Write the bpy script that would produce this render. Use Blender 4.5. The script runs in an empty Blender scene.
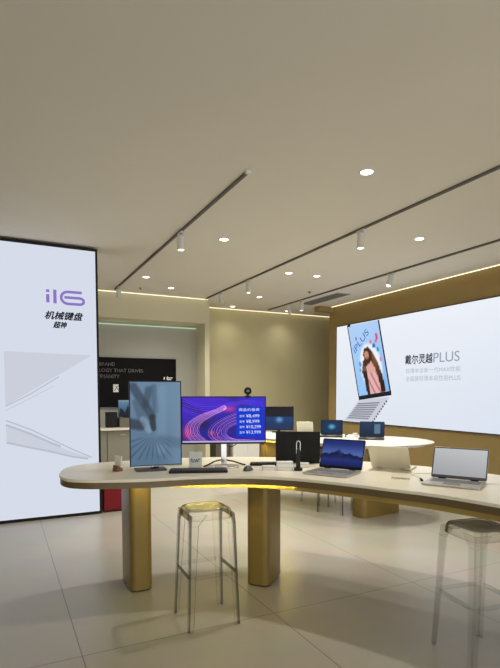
import bpy, bmesh, math, random
from mathutils import Vector, Matrix
random.seed(7)
PI = math.pi
scn = bpy.context.scene
C = scn.collection

# ------------------------------------------------------------------ helpers
def lin(c):
    return tuple(((v / 12.92) if v <= 0.04045 else ((v + 0.055) / 1.055) ** 2.4) for v in c)

def rgb(r, g, b):
    return lin((r / 255, g / 255, b / 255))

def mat(name, col, rough=0.5, metal=0.0, noise=0.0, scale=8.0, bump=0.0, spec=0.5, coat=0.0):
    m = bpy.data.materials.new(name); m.use_nodes = True
    nt = m.node_tree; b = nt.nodes['Principled BSDF']
    b.inputs['Roughness'].default_value = rough
    b.inputs['Metallic'].default_value = metal
    b.inputs['Specular IOR Level'].default_value = spec
    b.inputs['Coat Weight'].default_value = coat
    tc = nt.nodes.new('ShaderNodeTexCoord'); n = nt.nodes.new('ShaderNodeTexNoise')
    n.inputs['Scale'].default_value = scale; n.inputs['Detail'].default_value = 4
    nt.links.new(tc.outputs['Object'], n.inputs['Vector'])
    r = nt.nodes.new('ShaderNodeMapRange')
    r.inputs['To Min'].default_value = 1 - noise; r.inputs['To Max'].default_value = 1 + noise
    nt.links.new(n.outputs['Fac'], r.inputs['Value'])
    mx = nt.nodes.new('ShaderNodeVectorMath'); mx.operation = 'SCALE'
    mx.inputs[0].default_value = col
    nt.links.new(r.outputs['Result'], mx.inputs['Scale'])
    nt.links.new(mx.outputs['Vector'], b.inputs['Base Color'])
    if bump:
        bp = nt.nodes.new('ShaderNodeBump'); bp.inputs['Strength'].default_value = bump
        bp.inputs['Distance'].default_value = 0.01
        nt.links.new(n.outputs['Fac'], bp.inputs['Height']); nt.links.new(bp.outputs['Normal'], b.inputs['Normal'])
    return m

def glow(name, col, strength=1.0):
    m = bpy.data.materials.new(name); m.use_nodes = True
    nt = m.node_tree; nt.nodes.clear()
    o = nt.nodes.new('ShaderNodeOutputMaterial'); e = nt.nodes.new('ShaderNodeEmission')
    e.inputs['Color'].default_value = (*col, 1); e.inputs['Strength'].default_value = strength
    nt.links.new(e.outputs[0], o.inputs[0])
    return m

def pixels_mat(name, strength, gloss=0.25):
    """a lit display: shows the colours of its pixels, under a slightly glossy face"""
    m = bpy.data.materials.new(name); m.use_nodes = True
    nt = m.node_tree; b = nt.nodes['Principled BSDF']
    a = nt.nodes.new('ShaderNodeAttribute'); a.attribute_name = 'pixels'
    b.inputs['Base Color'].default_value = (0.01, 0.01, 0.01, 1)
    b.inputs['Roughness'].default_value = gloss; b.inputs['Specular IOR Level'].default_value = .12
    nt.links.new(a.outputs['Color'], b.inputs['Emission Color'])
    b.inputs['Emission Strength'].default_value = strength
    return m

def obj(name, bm, m, parent=None, smooth=None, bevel=0.0, loc=None, rot=None):
    me = bpy.data.meshes.new(name)
    bmesh.ops.recalc_face_normals(bm, faces=bm.faces)
    bm.to_mesh(me); bm.free()
    o = bpy.data.objects.new(name, me); C.objects.link(o)
    if m: me.materials.append(m)
    if smooth:
        me.polygons.foreach_set('use_smooth', [True] * len(me.polygons))
        me.set_sharp_from_angle(angle=math.radians(smooth))
    if bevel:
        b = o.modifiers.new('bevel', 'BEVEL'); b.width = bevel; b.segments = 2
        b.limit_method = 'ANGLE'; b.angle_limit = math.radians(40)
    if parent: o.parent = parent
    if loc: o.location = loc
    if rot: o.rotation_euler = rot
    return o

def thing(name, label, cat, loc=(0, 0, 0), rotz=0, group=None):
    o = bpy.data.objects.new(name, None); C.objects.link(o)
    o.location = loc; o.rotation_euler = (0, 0, rotz); o.empty_display_size = 0.1
    o['label'] = label; o['category'] = cat
    if group: o['group'] = group
    return o

def tag(o, label, cat, group=None):
    o['label'] = label; o['category'] = cat
    if group: o['group'] = group
    return o

def struct(name, bm, m, label=None, **k):
    o = obj(name, bm, m, **k); o['kind'] = 'structure'
    return o

def box(bm, x0, x1, y0, y1, z0, z1, M=None):
    vs = [bm.verts.new(Vector((x, y, z))) for x in (x0, x1) for y in (y0, y1) for z in (z0, z1)]
    for f in ((0, 1, 3, 2), (4, 6, 7, 5), (0, 4, 5, 1), (2, 3, 7, 6), (0, 2, 6, 4), (1, 5, 7, 3)):
        bm.faces.new([vs[i] for i in f])
    if M:
        for v in vs: v.co = M @ v.co
    return bm

def B(*a):
    return box(bmesh.new(), *a)

def prism(bm, pts, z0, z1, M=None):
    lo = [bm.verts.new(Vector((x, y, z0))) for x, y in pts]
    hi = [bm.verts.new(Vector((x, y, z1))) for x, y in pts]
    n = len(pts)
    bm.faces.new(lo[::-1]); bm.faces.new(hi)
    for i in range(n):
        j = (i + 1) % n
        bm.faces.new([lo[i], lo[j], hi[j], hi[i]])
    if M:
        for v in lo + hi: v.co = M @ v.co
    return bm

def rrect(w, d, r, n=6):
    p = []
    for cx, cy, a in ((w / 2 - r, d / 2 - r, 0), (-w / 2 + r, d / 2 - r, 90), (-w / 2 + r, -d / 2 + r, 180), (w / 2 - r, -d / 2 + r, 270)):
        for i in range(n + 1):
            t = math.radians(a + 90 * i / n)
            p.append((cx + r * math.cos(t), cy + r * math.sin(t)))
    return p

def lathe(bm, prof, seg=24, M=None):
    rings = []
    for r, z in prof:
        rings.append([bm.verts.new(Vector((r * math.cos(2 * PI * i / seg), r * math.sin(2 * PI * i / seg), z))) for i in range(seg)])
    for a, b in zip(rings, rings[1:]):
        for i in range(seg):
            j = (i + 1) % seg
            bm.faces.new([a[i], a[j], b[j], b[i]])
    bm.faces.new(rings[0][::-1]); bm.faces.new(rings[-1])
    if M:
        for r in rings:
            for v in r: v.co = M @ v.co
    return bm

def tube(bm, pts, r, seg=8, rx=None):
    """sweep of a round (or flat, when r is (a, b)) section along points"""
    pts = [Vector(p) for p in pts]
    a, b = (r if isinstance(r, tuple) else (r, r))
    rings = []; up = None
    for i, p in enumerate(pts):
        t = (pts[min(i + 1, len(pts) - 1)] - pts[max(i - 1, 0)]).normalized()
        if up is None:
            up = Vector((0, 0, 1)) if abs(t.z) < 0.9 else (Vector(rx) if rx else Vector((1, 0, 0)))
            up = (up - up.dot(t) * t).normalized()
        else:
            up = (up - up.dot(t) * t).normalized()
        s = t.cross(up)
        rings.append([bm.verts.new(p + up * (a * math.cos(2 * PI * k / seg)) + s * (b * math.sin(2 * PI * k / seg))) for k in range(seg)])
    for q, w in zip(rings, rings[1:]):
        for k in range(seg):
            j = (k + 1) % seg
            bm.faces.new([q[k], q[j], w[j], w[k]])
    bm.faces.new(rings[0][::-1]); bm.faces.new(rings[-1])
    return bm

def spline(pts, closed=True, n=8):
    out = []; N = len(pts)
    for i in range(N if closed else N - 1):
        g = (lambda k: pts[k % N]) if closed else (lambda k: pts[max(0, min(N - 1, k))])
        p0, p1, p2, p3 = g(i - 1), g(i), g(i + 1), g(i + 2)
        for s in range(n):
            t = s / n
            out.append(tuple(0.5 * (2 * p1[c] + (p2[c] - p0[c]) * t + (2 * p0[c] - 5 * p1[c] + 4 * p2[c] - p3[c]) * t * t
                       + (3 * p1[c] - p0[c] - 3 * p2[c] + p3[c]) * t ** 3) for c in range(len(p1))))
    if not closed: out.append(tuple(pts[-1]))
    return out

def inset(pts, d):
    """offset a polygon inwards by d"""
    n = len(pts)
    A = sum(pts[i][0] * pts[(i + 1) % n][1] - pts[(i + 1) % n][0] * pts[i][1] for i in range(n))
    s = 1 if A > 0 else -1
    out = []
    for i in range(n):
        a, b = pts[i - 1], pts[(i + 1) % n]
        tx, ty = b[0] - a[0], b[1] - a[1]; L = math.hypot(tx, ty) or 1
        out.append((pts[i][0] - s * ty / L * d, pts[i][1] + s * tx / L * d))
    return out

def display(name, w, h, nx, ny, fn, m, parent, loc=(0, 0, 0), rot=(0, 0, 0)):
    """a lit picture of w x h in the local XZ plane facing -Y; fn(u, v) gives its colour"""
    bm = bmesh.new(); L = bm.loops.layers.float_color.new('pixels')
    vs = [[bm.verts.new(((i / nx - .5) * w, 0, j / ny * h)) for i in range(nx + 1)] for j in range(ny + 1)]
    cs = [[(*rgb(*fn(i / nx, j / ny)), 1) for i in range(nx + 1)] for j in range(ny + 1)]
    for j in range(ny):
        for i in range(nx):
            f = bm.faces.new([vs[j][i], vs[j][i + 1], vs[j + 1][i + 1], vs[j + 1][i]])
            for lp, (b, a) in zip(f.loops, ((j, i), (j, i + 1), (j + 1, i + 1), (j + 1, i))): lp[L] = cs[b][a]
    me = bpy.data.meshes.new(name); bm.to_mesh(me); bm.free()
    o = bpy.data.objects.new(name, me); C.objects.link(o); me.materials.append(m)
    o.parent = parent; o.location = loc; o.rotation_euler = rot
    return o

def text(name, s, size, m, parent, loc, rot=(PI / 2, 0, 0), shear=0.0, bold=0.0, width=None, align='LEFT', depth=0.0005):
    cu = bpy.data.curves.new(name, 'FONT'); cu.body = s; cu.size = size; cu.shear = shear
    cu.align_x = align; cu.extrude = depth
    t = bpy.data.objects.new(name, cu); C.objects.link(t)
    bpy.context.view_layer.update()
    dg = bpy.context.evaluated_depsgraph_get()
    me = bpy.data.meshes.new_from_object(t.evaluated_get(dg)); me.name = name
    bpy.data.objects.remove(t)
    xs = [v.co.x for v in me.vertices]
    sx = 1.0
    if width and xs: sx = width / (max(xs) - min(xs))
    for v in me.vertices: v.co.x *= sx
    if bold:                                         # heavier strokes: the outline laid down again a hair to each side
        bm = bmesh.new()
        for dx, dy in ((0, 0), (bold, 0), (-bold, 0), (0, bold), (0, -bold)):
            k = len(bm.verts); bm.from_mesh(me); bm.verts.ensure_lookup_table()
            for v in bm.verts[k:]: v.co.x += dx; v.co.y += dy
        bm.to_mesh(me); bm.free()
    o = bpy.data.objects.new(name, me); C.objects.link(o)
    me.materials.clear(); me.materials.append(m)
    o.parent = parent; o.location = loc; o.rotation_euler = rot
    return o

def sstep(a, b, x):
    t = max(0, min(1, (x - a) / (b - a))); return t * t * (3 - 2 * t)

def mix(a, b, t):
    t = max(0, min(1, t)); return tuple(p + (q - p) * t for p, q in zip(a, b))

def inside(x, y, poly):
    r = False; j = len(poly) - 1
    for i in range(len(poly)):
        if (poly[i][1] > y) != (poly[j][1] > y) and x < (poly[j][0] - poly[i][0]) * (y - poly[i][1]) / (poly[j][1] - poly[i][1]) + poly[i][0]: r = not r
        j = i
    return r

# ------------------------------------------------------------------ materials
M = {}
M['ceiling'] = mat('ceiling_paint', rgb(222, 215, 200), .9, noise=.02, scale=2)
M['wall'] = mat('warm_grey_paint', rgb(205, 197, 166), .85, noise=.02, scale=3)
M['wall2'] = mat('cream_wall_paint', rgb(200, 190, 148), .85, noise=.02, scale=3)
M['alcove'] = mat('alcove_grey_paint', rgb(172, 170, 158), .85, noise=.02, scale=3)
M['gold'] = mat('champagne_gold_paint', rgb(158, 134, 84), .55, metal=.05, noise=.04, scale=5)
M['leg'] = mat('brushed_gold_leg', rgb(136, 114, 58), .4, metal=.25, noise=.04, scale=30)
M['top'] = mat('cream_tabletop_laminate', rgb(234, 226, 204), .32, noise=.03, scale=3)
M['edge'] = mat('bronze_table_edge', rgb(112, 96, 66), .4, metal=.3, noise=.04, scale=20)
M['under'] = mat('gold_underframe', rgb(170, 145, 80), .5, metal=.2, noise=.03)
M['whitetop'] = mat('white_tabletop', rgb(196, 194, 186), .4, noise=.01)
M['black'] = mat('black_plastic', rgb(14, 14, 17), .45, noise=.1, scale=40, spec=.3)
M['softblack'] = mat('matte_black_casing', rgb(25, 24, 26), .6, noise=.08, scale=40, spec=.25)
M['grey'] = mat('dark_grey_plastic', rgb(80, 80, 82), .5, noise=.05, scale=40)
M['board'] = mat('black_board', rgb(11, 11, 13), .7, noise=.1, scale=3, spec=.15)
M['silver'] = mat('silver_aluminium', rgb(196, 192, 186), .32, metal=.75, noise=.03, scale=50)
M['palesilver'] = mat('pale_silver_lid', rgb(214, 208, 188), .42, metal=.2, noise=.02, scale=50)
M['chrome'] = mat('polished_metal', rgb(200, 198, 195), .15, metal=1, noise=.02)
M['keys'] = mat('dark_key_caps', rgb(50, 50, 54), .5, noise=.1, scale=60)
M['greykeys'] = mat('grey_key_caps', rgb(120, 120, 122), .5, noise=.08, scale=60)
M['white'] = mat('white_plastic', rgb(232, 230, 222), .45, noise=.02)
M['whitepaint'] = mat('white_cabinet_paint', rgb(236, 233, 224), .5, noise=.02)
M['red'] = mat('dark_red_fabric', rgb(126, 8, 24), .8, noise=.12, scale=60)
M['wood'] = mat('brown_wood_block', rgb(120, 84, 48), .5, noise=.2, scale=30)
M['lens'] = mat('lens_glass', rgb(8, 8, 14), .08, coat=1)
M['vent'] = mat('grey_vent_metal', rgb(150, 147, 138), .6, noise=.04)
M['darkslot'] = mat('dark_slot', rgb(104, 100, 92), .8, noise=.05)
M['fixture'] = mat('white_fixture_paint', rgb(210, 207, 198), .5, noise=.02)
M['counter'] = mat('pale_counter_top', rgb(224, 216, 198), .4, noise=.03)
M['counterbody'] = mat('grey_green_cabinet', rgb(140, 136, 118), .6, noise=.03)
M['greybox'] = mat('mid_grey_cabinet', rgb(104, 98, 86), .6, noise=.04)
M['rubber'] = mat('grey_rubber', rgb(95, 92, 88), .7, noise=.05)
M['lamp'] = glow('lit_lamp_face', (1.0, .93, .80), 9)
M['strip'] = glow('warm_led_strip', (1.0, .84, .20), 85)
M['cove'] = glow('cove_led', (1.0, .90, .62), 1.5)
M['greenstrip'] = glow('pale_green_led', (.80, 1.0, .66), .6)
M['boxlight'] = glow('backlit_fabric', rgb(214, 220, 233), 1.0)
M['purple'] = glow('backlit_purple_print', rgb(140, 118, 196), 1.0)
M['blackprint'] = glow('backlit_black_print', rgb(38, 38, 44), 1.0)
M['greyprint'] = glow('backlit_grey_print', rgb(203, 207, 219), 1.0)
M['greyprint2'] = glow('backlit_dark_grey_print', rgb(184, 188, 204), 1.0)
M['wscreen'] = pixels_mat('led_wall_pixels', 1.0, .5)
M['screen'] = pixels_mat('display_pixels', 1.0, .2)
M['textlit'] = glow('lit_white_letters', rgb(225, 230, 250), 1.0)
M['textgrey'] = glow('lit_grey_letters', rgb(150, 158, 176), 1.0)
M['textpale'] = glow('lit_pale_letters', rgb(178, 184, 200), 1.0)
M['textdark'] = glow('lit_dark_letters', rgb(44, 48, 60), 1.0)
M['panelblue'] = glow('lit_blue_panel', rgb(22, 62, 205), 1.0)
M['boardtext'] = mat('pale_board_letters', rgb(226, 224, 216), .6)
M['scribble'] = mat('dark_engraving', rgb(80, 86, 96), .6)

def floor_mat():
    m = bpy.data.materials.new('polished_stone_tiles'); m.use_nodes = True
    nt = m.node_tree; b = nt.nodes['Principled BSDF']; b.inputs['Roughness'].default_value = .28
    tc = nt.nodes.new('ShaderNodeTexCoord'); mp = nt.nodes.new('ShaderNodeMapping')
    mp.inputs['Location'].default_value = (-0.377, .8, 0)
    br = nt.nodes.new('ShaderNodeTexBrick'); br.offset = 0
    br.inputs['Scale'].default_value = 1; br.inputs['Brick Width'].default_value = 1.24
    br.inputs['Row Height'].default_value = 3.7; br.inputs['Mortar Size'].default_value = .004
    br.inputs['Mortar Smooth'].default_value = .3
    br.inputs['Color1'].default_value = (*rgb(176, 170, 156), 1); br.inputs['Color2'].default_value = (*rgb(173, 167, 153), 1)
    br.inputs['Mortar'].default_value = (*rgb(120, 112, 96), 1)
    n = nt.nodes.new('ShaderNodeTexNoise'); n.inputs['Scale'].default_value = 2.2; n.inputs['Detail'].default_value = 6
    mx = nt.nodes.new('ShaderNodeMix'); mx.data_type = 'RGBA'; mx.blend_type = 'MULTIPLY'; mx.inputs['Factor'].default_value = .25
    nt.links.new(tc.outputs['Object'], mp.inputs['Vector']); nt.links.new(mp.outputs[0], br.inputs['Vector'])
    nt.links.new(tc.outputs['Object'], n.inputs['Vector'])
    nt.links.new(br.outputs['Color'], mx.inputs['A']); nt.links.new(n.outputs['Color'], mx.inputs['B'])
    nt.links.new(mx.outputs['Result'], b.inputs['Base Color'])
    return m
M['floor'] = floor_mat()

def acrylic():
    m = bpy.data.materials.new('clear_acrylic'); m.use_nodes = True
    nt = m.node_tree; nt.nodes.clear()
    o = nt.nodes.new('ShaderNodeOutputMaterial')
    tr = nt.nodes.new('ShaderNodeBsdfTransparent'); tr.inputs[0].default_value = (.985, .985, .98, 1)
    gl = nt.nodes.new('ShaderNodeBsdfGlossy'); gl.inputs['Roughness'].default_value = .3; gl.inputs[0].default_value = (.4, .4, .4, 1)
    lw = nt.nodes.new('ShaderNodeFresnel'); lw.inputs['IOR'].default_value = 1.14
    mx = nt.nodes.new('ShaderNodeMixShader')
    nt.links.new(lw.outputs[0], mx.inputs[0]); nt.links.new(tr.outputs[0], mx.inputs[1]); nt.links.new(gl.outputs[0], mx.inputs[2])
    # denser look where the sheet is seen edge-on
    df = nt.nodes.new('ShaderNodeBsdfTransparent'); df.inputs[0].default_value = (.62, .61, .58, 1)
    ly = nt.nodes.new('ShaderNodeLayerWeight'); ly.inputs['Blend'].default_value = .2
    m2 = nt.nodes.new('ShaderNodeMixShader')
    nt.links.new(ly.outputs['Facing'], m2.inputs[0]); nt.links.new(mx.outputs[0], m2.inputs[1]); nt.links.new(df.outputs[0], m2.inputs[2])
    nt.links.new(m2.outputs[0], o.inputs[0])
    return m
M['acrylic'] = acrylic()

# ------------------------------------------------------------------ the room
CH = 3.2
struct('floor', B(-4.0, 7.6, -3.0, 9.9, -.1, 0), M['floor'])
struct('ceiling', B(-4.0, 7.6, -3.0, 9.9, CH, CH + .1), M['ceiling'])
struct('wall_back', B(3.55, 7.6, 9.69, 9.85, 0, CH), M['wall2'])
bm = bmesh.new()                                   # nearer stretch of back wall with its alcove
box(bm, 3.46, 3.55, 8.88, 9.69, 0, CH); box(bm, -4, .2, 8.88, 9.69, 0, CH)
box(bm, .2, 3.46, 8.88, 9.69, 2.76, CH)
struct('wall_back_left', bm, M['wall'])
struct('wall_alcove', B(.2, 3.46, 9.34, 9.69, 0, 2.76), M['alcove'])
struct('wall_right', B(6.11, 6.6, 3.2, 8.64, 0, CH - .001), M['gold'])
struct('wall_right_far', B(7.45, 7.6, -3.0, 9.69, 0, CH - .001), M['wall'])
struct('wall_left', B(-4.0, -3.85, -3.0, 8.88, 0, CH - .001), M['wall'])
# lit coves
def strip(name, label, b, m):
    return tag(obj(name, B(*b), m), label, 'led strip')
strip('led_strip', 'warm light strip along the top of the cream back wall, right of the alcove', (3.6, 7.3, 9.63, 9.65, CH - .012, CH - .002), M['cove'])
strip('led_strip', 'warm light strip along the ceiling above the alcove wall', (.3, 3.5, 8.82, 8.84, CH - .012, CH - .002), M['cove'])
strip('led_strip', 'warm light strip at the ceiling above the gold wall with the big screen', (6.05, 6.07, 3.3, 8.6, CH - .012, CH - .002), M['cove'])
strip('led_strip', 'pale green light strip inside the top of the alcove', (.3, 3.44, 9.30, 9.33, 2.70, 2.715), M['greenstrip'])
struct('trim_1', B(5.75, 6.11, 8.50, 8.66, CH - .10, CH - .002), M['gold'])

# ------------------------------------------------------------------ ceiling fittings
LAMPS = []
def spot(loc, energy, size=2.2, blend=.6, aim=None, col=(1, .965, .89), rad=.05):
    l = bpy.data.lights.new('lamp_light', 'SPOT'); l.energy = energy; l.spot_size = size
    l.spot_blend = blend; l.color = col; l.shadow_soft_size = rad
    o = bpy.data.objects.new('lamp_light', l); C.objects.link(o); o.location = loc
    if aim is not None:
        d = Vector(aim) - Vector(loc); o.rotation_euler = d.to_track_quat('-Z', 'Y').to_euler()
    return o

def make_downlight():
    t = thing('recessed_downlight', 'x', 'ceiling light')
    bm = bmesh.new(); seg = 32
    ring = [(.046, 0), (.052, -.006), (.064, -.004), (.067, .002)]
    rr = [[bm.verts.new((r * math.cos(2 * PI * i / seg), r * math.sin(2 * PI * i / seg), z)) for i in range(seg)] for r, z in ring]
    for a, b in zip(rr, rr[1:]):
        for i in range(seg): bm.faces.new([a[i], a[(i + 1) % seg], b[(i + 1) % seg], b[i]])
    obj('rim', bm, M['fixture'], t, smooth=60)
    obj('lamp_face', lathe(bmesh.new(), [(.046, -.003), (.046, .0)], 32), M['lamp'], t)
    return t

def dup(root, loc, rotz=None, label=None, group=None):
    r = root.copy(); C.objects.link(r); r.location = loc
    if rotz is not None: r.rotation_euler = (0, 0, rotz)
    if label: r['label'] = label
    if group: r['group'] = group
    for ch in list(root.children):
        c = ch.copy(); C.objects.link(c); c.parent = r
        for g in ch.children:
            d = g.copy(); C.objects.link(d); d.parent = c
    return r

dl = [
    (2.00, 7.53, 'round ceiling downlight nearest the big white light box, left of the alcove ceiling'),
    (2.578, 8.14, 'round ceiling downlight just in front of the alcove wall, right of the leftmost track'),
    (4.258, 8.20, 'round ceiling downlight in the middle between the two right tracks, second from the cream wall'),
    (4.24, 9.34, 'small far ceiling downlight close to the cream back wall, right of the alcove corner'),
    (3.778, 6.36, 'round ceiling downlight just right of the middle track'),
    (4.247, 6.34, 'round ceiling downlight left of the right track, beside the one next to the middle track'),
    (5.528, 9.35, 'far ceiling downlight close to the cream back wall, right of the right track'),
    (2.30, 5.30, 'ceiling downlight over the tables between the left and middle tracks'),
    (4.247, 4.30, 'ceiling downlight over the far table, left of the right track'),
    (2.60, 3.20, 'nearest ceiling downlight, over the front table'),
]
d0 = make_downlight()
for i, (x, y, lb) in enumerate(dl):
    if i == 0: d0.location = (x, y, CH); d0['label'] = lb; d0['group'] = 'round downlights in the ceiling'
    else: dup(d0, (x, y, CH), 0, lb, 'round downlights in the ceiling')
    spot((x, y, CH - .02), 14 if y > 9 else 140, 2.2, 1.0, (x, y, 0), rad=.06)

def track(x, y0, y1, lb):
    t = thing('lighting_track', lb, 'track light', (x, 0, CH), 0, 'dark lighting tracks on the ceiling')
    obj('rail', B(-.013, .013, y0, y1, -.022, 0), M['darkslot'], t, bevel=.003)
    obj('end_cap', B(-.02, .02, y1, y1 + .03, -.026, 0), M['fixture'], t)
    obj('end_cap', B(-.02, .02, y0 - .03, y0, -.026, 0), M['fixture'], t)
track(1.76, 3.6, 8.60, 'leftmost dark ceiling track, ending above the alcove wall')
track(3.425, 2.6, 8.70, 'middle dark ceiling track, running over the tables')
track(5.06, 2.2, 9.35, 'rightmost dark ceiling track, between the cream wall and the big screen')

def make_head(lit, tilt):
    t = thing('track_spotlight', 'x', 'spotlight')
    obj('adapter', B(-.018, .018, -.06, .06, -.045, -.0225), M['fixture'], t, bevel=.003)
    obj('stem', lathe(bmesh.new(), [(.009, -.07), (.009, -.045)], 12), M['fixture'], t, smooth=40)
    R = Matrix.Translation((0, 0, -.075)) @ Matrix.Rotation(tilt, 4, 'Y')
    obj('lamp_housing', lathe(bmesh.new(), [(.030, .02), (.036, .014), (.038, -.13), (.034, -.134), (.030, -.12)], 24, R), M['fixture'], t, smooth=40)
    obj('lamp_face', lathe(bmesh.new(), [(.029, -.128), (.029, -.122)], 24, R), M['lamp'] if lit else M['lens'], t)
    return t
hd = [
    (1.76, 8.33, 0, 0.0, 'unlit white spotlight on the leftmost track, in front of the alcove wall'),
    (3.425, 8.00, 0, 0.0, 'white unlit spotlight at the far end of the middle track, by the alcove corner'),
    (3.425, 6.96, 1, 0.0, 'lit white spotlight hanging from the middle track over the screens'),
    (5.06, 8.55, 0, -.5, 'unlit white spotlight at the far end of the right track'),
    (5.06, 8.05, 1, 0.0, 'lit white spotlight on the right track, just nearer than the unlit one'),
    (5.06, 5.66, 1, .35, 'lit white spotlight on the right track, tilted at the big laptop screen'),
    (3.425, 4.30, 1, 0.0, 'nearest lit white spotlight on the middle track, over the front table'),
    (1.76, 5.20, 1, 0.0, 'lit white spotlight at the near part of the leftmost track'),
]
protos = {}
for x, y, lit, tilt, lb in hd:
    k = (lit, tilt)
    if k not in protos:
        protos[k] = t = make_head(lit, tilt); t.location = (x, y, CH - .0); t['label'] = lb; t['group'] = 'white spotlights on the ceiling tracks'
    else: dup(protos[k], (x, y, CH), 0, lb, 'white spotlights on the ceiling tracks')
    if lit:
        a = (x, y, 0) if not tilt else (x - math.tan(tilt) * 2, y, CH - 2)
        spot((x - math.sin(tilt) * .14, y, CH - .225), 105, 1.5, .8, a, rad=.04)

t = thing('ceiling_vent', 'long grey slotted air vent in the ceiling, right of the right track', 'vent', (5.42, 7.85, CH))
obj('frame', B(-.14, .14, -.62, .62, -.008, 0), M['vent'], t)
bm = bmesh.new()
for k in range(5): box(bm, -.11 + k * .05, -.09 + k * .05, -.58, .58, -.013, -.0082)
obj('slot', bm, M['darkslot'], t)
t = thing('sprinkler_head', 'tiny round grey sprinkler head in the ceiling beside the right track', 'sprinkler', (4.794, 7.376, CH))
obj('rim', lathe(bmesh.new(), [(.03, -.008), (.035, 0)], 20), M['vent'], t, smooth=40)
obj('nozzle', lathe(bmesh.new(), [(.012, -.03), (.015, -.008)], 12), M['grey'], t, smooth=40)
t = thing('ceiling_sprinkler', 'tiny dark ceiling sprinkler between the two leftmost downlights', 'sprinkler', (2.12, 8.35, CH))
obj('rim', lathe(bmesh.new(), [(.022, -.006), (.026, 0)], 20), M['vent'], t, smooth=40)
obj('nozzle', lathe(bmesh.new(), [(.010, -.028), (.012, -.006)], 12), M['grey'], t, smooth=40)

# ------------------------------------------------------------------ the light box on the left
LX0, LX1, LY = -.62, 1.055, 6.27
t = thing('advertising_light_box', 'tall white backlit advertising panel at the far left with purple and black lettering', 'light box', (0, LY, 0))
obj('frame', box(box(box(B(LX1, LX1 + .025, -.002, .16, .0, 3.18), LX0 - .025, LX0, -.002, .16, 0, 3.18), LX0, LX1, -.002, .16, 0, .035), LX0, LX1, -.002, .16, 3.15, 3.18), M['softblack'], t)
obj('lit_face', B(LX0, LX1, .004, .15, .035, 3.15), M['boxlight'], t)
# purple numeral and letters: strokes of even width
def stroke(bm, pts, w, y=-.003, th=.004):
    """flat ribbon with mitred joints in the XZ plane"""
    n = len(pts); L = []
    for i in range(n):
        a = pts[max(0, i - 1)]; b = pts[min(n - 1, i + 1)]
        tx, tz = b[0] - a[0], b[1] - a[1]; q = math.hypot(tx, tz) or 1
        L.append(((pts[i][0] - tz / q * w / 2, pts[i][1] + tx / q * w / 2), (pts[i][0] + tz / q * w / 2, pts[i][1] - tx / q * w / 2)))
    for i in range(n - 1):
        q = [L[i][0], L[i + 1][0], L[i + 1][1], L[i][1]]
        f = [bm.verts.new((x, y, z)) for x, z in q]; g = [bm.verts.new((x, y + th, z)) for x, z in q]
        bm.faces.new(f); bm.faces.new(g[::-1])
        for k in range(4): bm.faces.new([f[k], g[k], g[(k + 1) % 4], f[(k + 1) % 4]])
    return bm
bm = bmesh.new()
s = .035
stroke(bm, [(.52, 2.515), (.52, 2.608)], s); stroke(bm, [(.52, 2.632), (.52, 2.662)], s)
stroke(bm, [(.597, 2.51), (.597, 2.665)], s)
arc = lambda cx, cz, rx, rz, a0, a1, n=10: [(cx + rx * math.cos(math.radians(a0 + (a1 - a0) * i / n)), cz + rz * math.sin(math.radians(a0 + (a1 - a0) * i / n))) for i in range(n + 1)]
six = [(.895, 2.652)] + arc(.74, 2.583, .075, .069, 90, 270) + arc(.87, 2.551, .045, .036, -90, 90) + [(.70, 2.587)]
stroke(bm, six, .030)
obj('purple_logo_lettering', bm, M['purple'], t)
text('lettering', '机械键盘', .098, M['blackprint'], t, (.475, -.003, 2.335), shear=.28, bold=.0034, width=.42)
text('lettering', '超神', .080, M['blackprint'], t, (.57, -.003, 2.235), shear=.28, bold=.003, width=.15)
bm = prism(bmesh.new(), [(.05, 1.945), (.99, 1.925), (.86, 1.84), (.05, 1.335)], -.004, -.001, Matrix(((1, 0, 0, 0), (0, 0, 1, 0), (0, 1, 0, 0), (0, 0, 0, 1))))
obj('printed_laptop_lid', bm, M['greyprint'], t)
bm = bmesh.new()
stroke(bm, [(.05, 1.33), (.30, 1.46), (.62, 1.665)], .012); stroke(bm, [(.05, 1.28), (.35, 1.44), (.56, 1.56)], .006)
stroke(bm, [(.05, 1.17), (.30, 1.06), (.51, .945), (.75, .81), (.97, .70)], .014)
stroke(bm, [(.05, 1.12), (.30, 1.01), (.51, .90), (.62, .85)], .022)
stroke(bm, [(.05, .92), (.30, .85), (.51, .795), (.75, .72), (.93, .685)], .020)
obj('printed_laptop_outline', bm, M['greyprint2'], t)
XZ = Matrix(((1, 0, 0, 0), (0, 0, 1, 0), (0, 1, 0, 0), (0, 0, 0, 1)))
obj('printed_laptop_base', prism(bmesh.new(), [(.05, 1.12), (.30, 1.01), (.51, .90), (.75, .775), (.95, .70), (.93, .685), (.75, .72), (.51, .795), (.30, .85), (.05, .92)], -.0028, -.0005, XZ), M['greyprint'], t)

# red plinth behind the light box
t = thing('red_plinth', 'dark red fabric block on the floor beside the white light box', 'plinth', (1.24, 6.42, 0))
obj('body', B(-.13, .13, -.13, .13, .02, .54), M['red'], t, bevel=.01)
obj('base', B(-.12, .12, -.12, .12, 0, .02), M['black'], t)

# ------------------------------------------------------------------ back counter, board
t = thing('back_counter', 'long low counter with a pale top in front of the black board', 'counter', (0, 0, 0))
obj('countertop', B(.5, 2.72, 8.70, 9.30, .825, .862), M['counter'], t, bevel=.004)
obj('cabinet_body', B(.54, 2.68, 8.76, 9.30, .06, .825), M['counterbody'], t)
for k in range(4):
    x = .55 + k * .535
    d = obj('door', B(x, x + .52, 8.742, 8.76, .09, .81), M['counterbody'], t, bevel=.003)
    obj('handle', B(x + .22, x + .30, 8.728, 8.742, .74, .75), M['silver'], d)
obj('toe_kick', B(.58, 2.64, 8.80, 9.28, 0, .06), M['softblack'], t)

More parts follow.
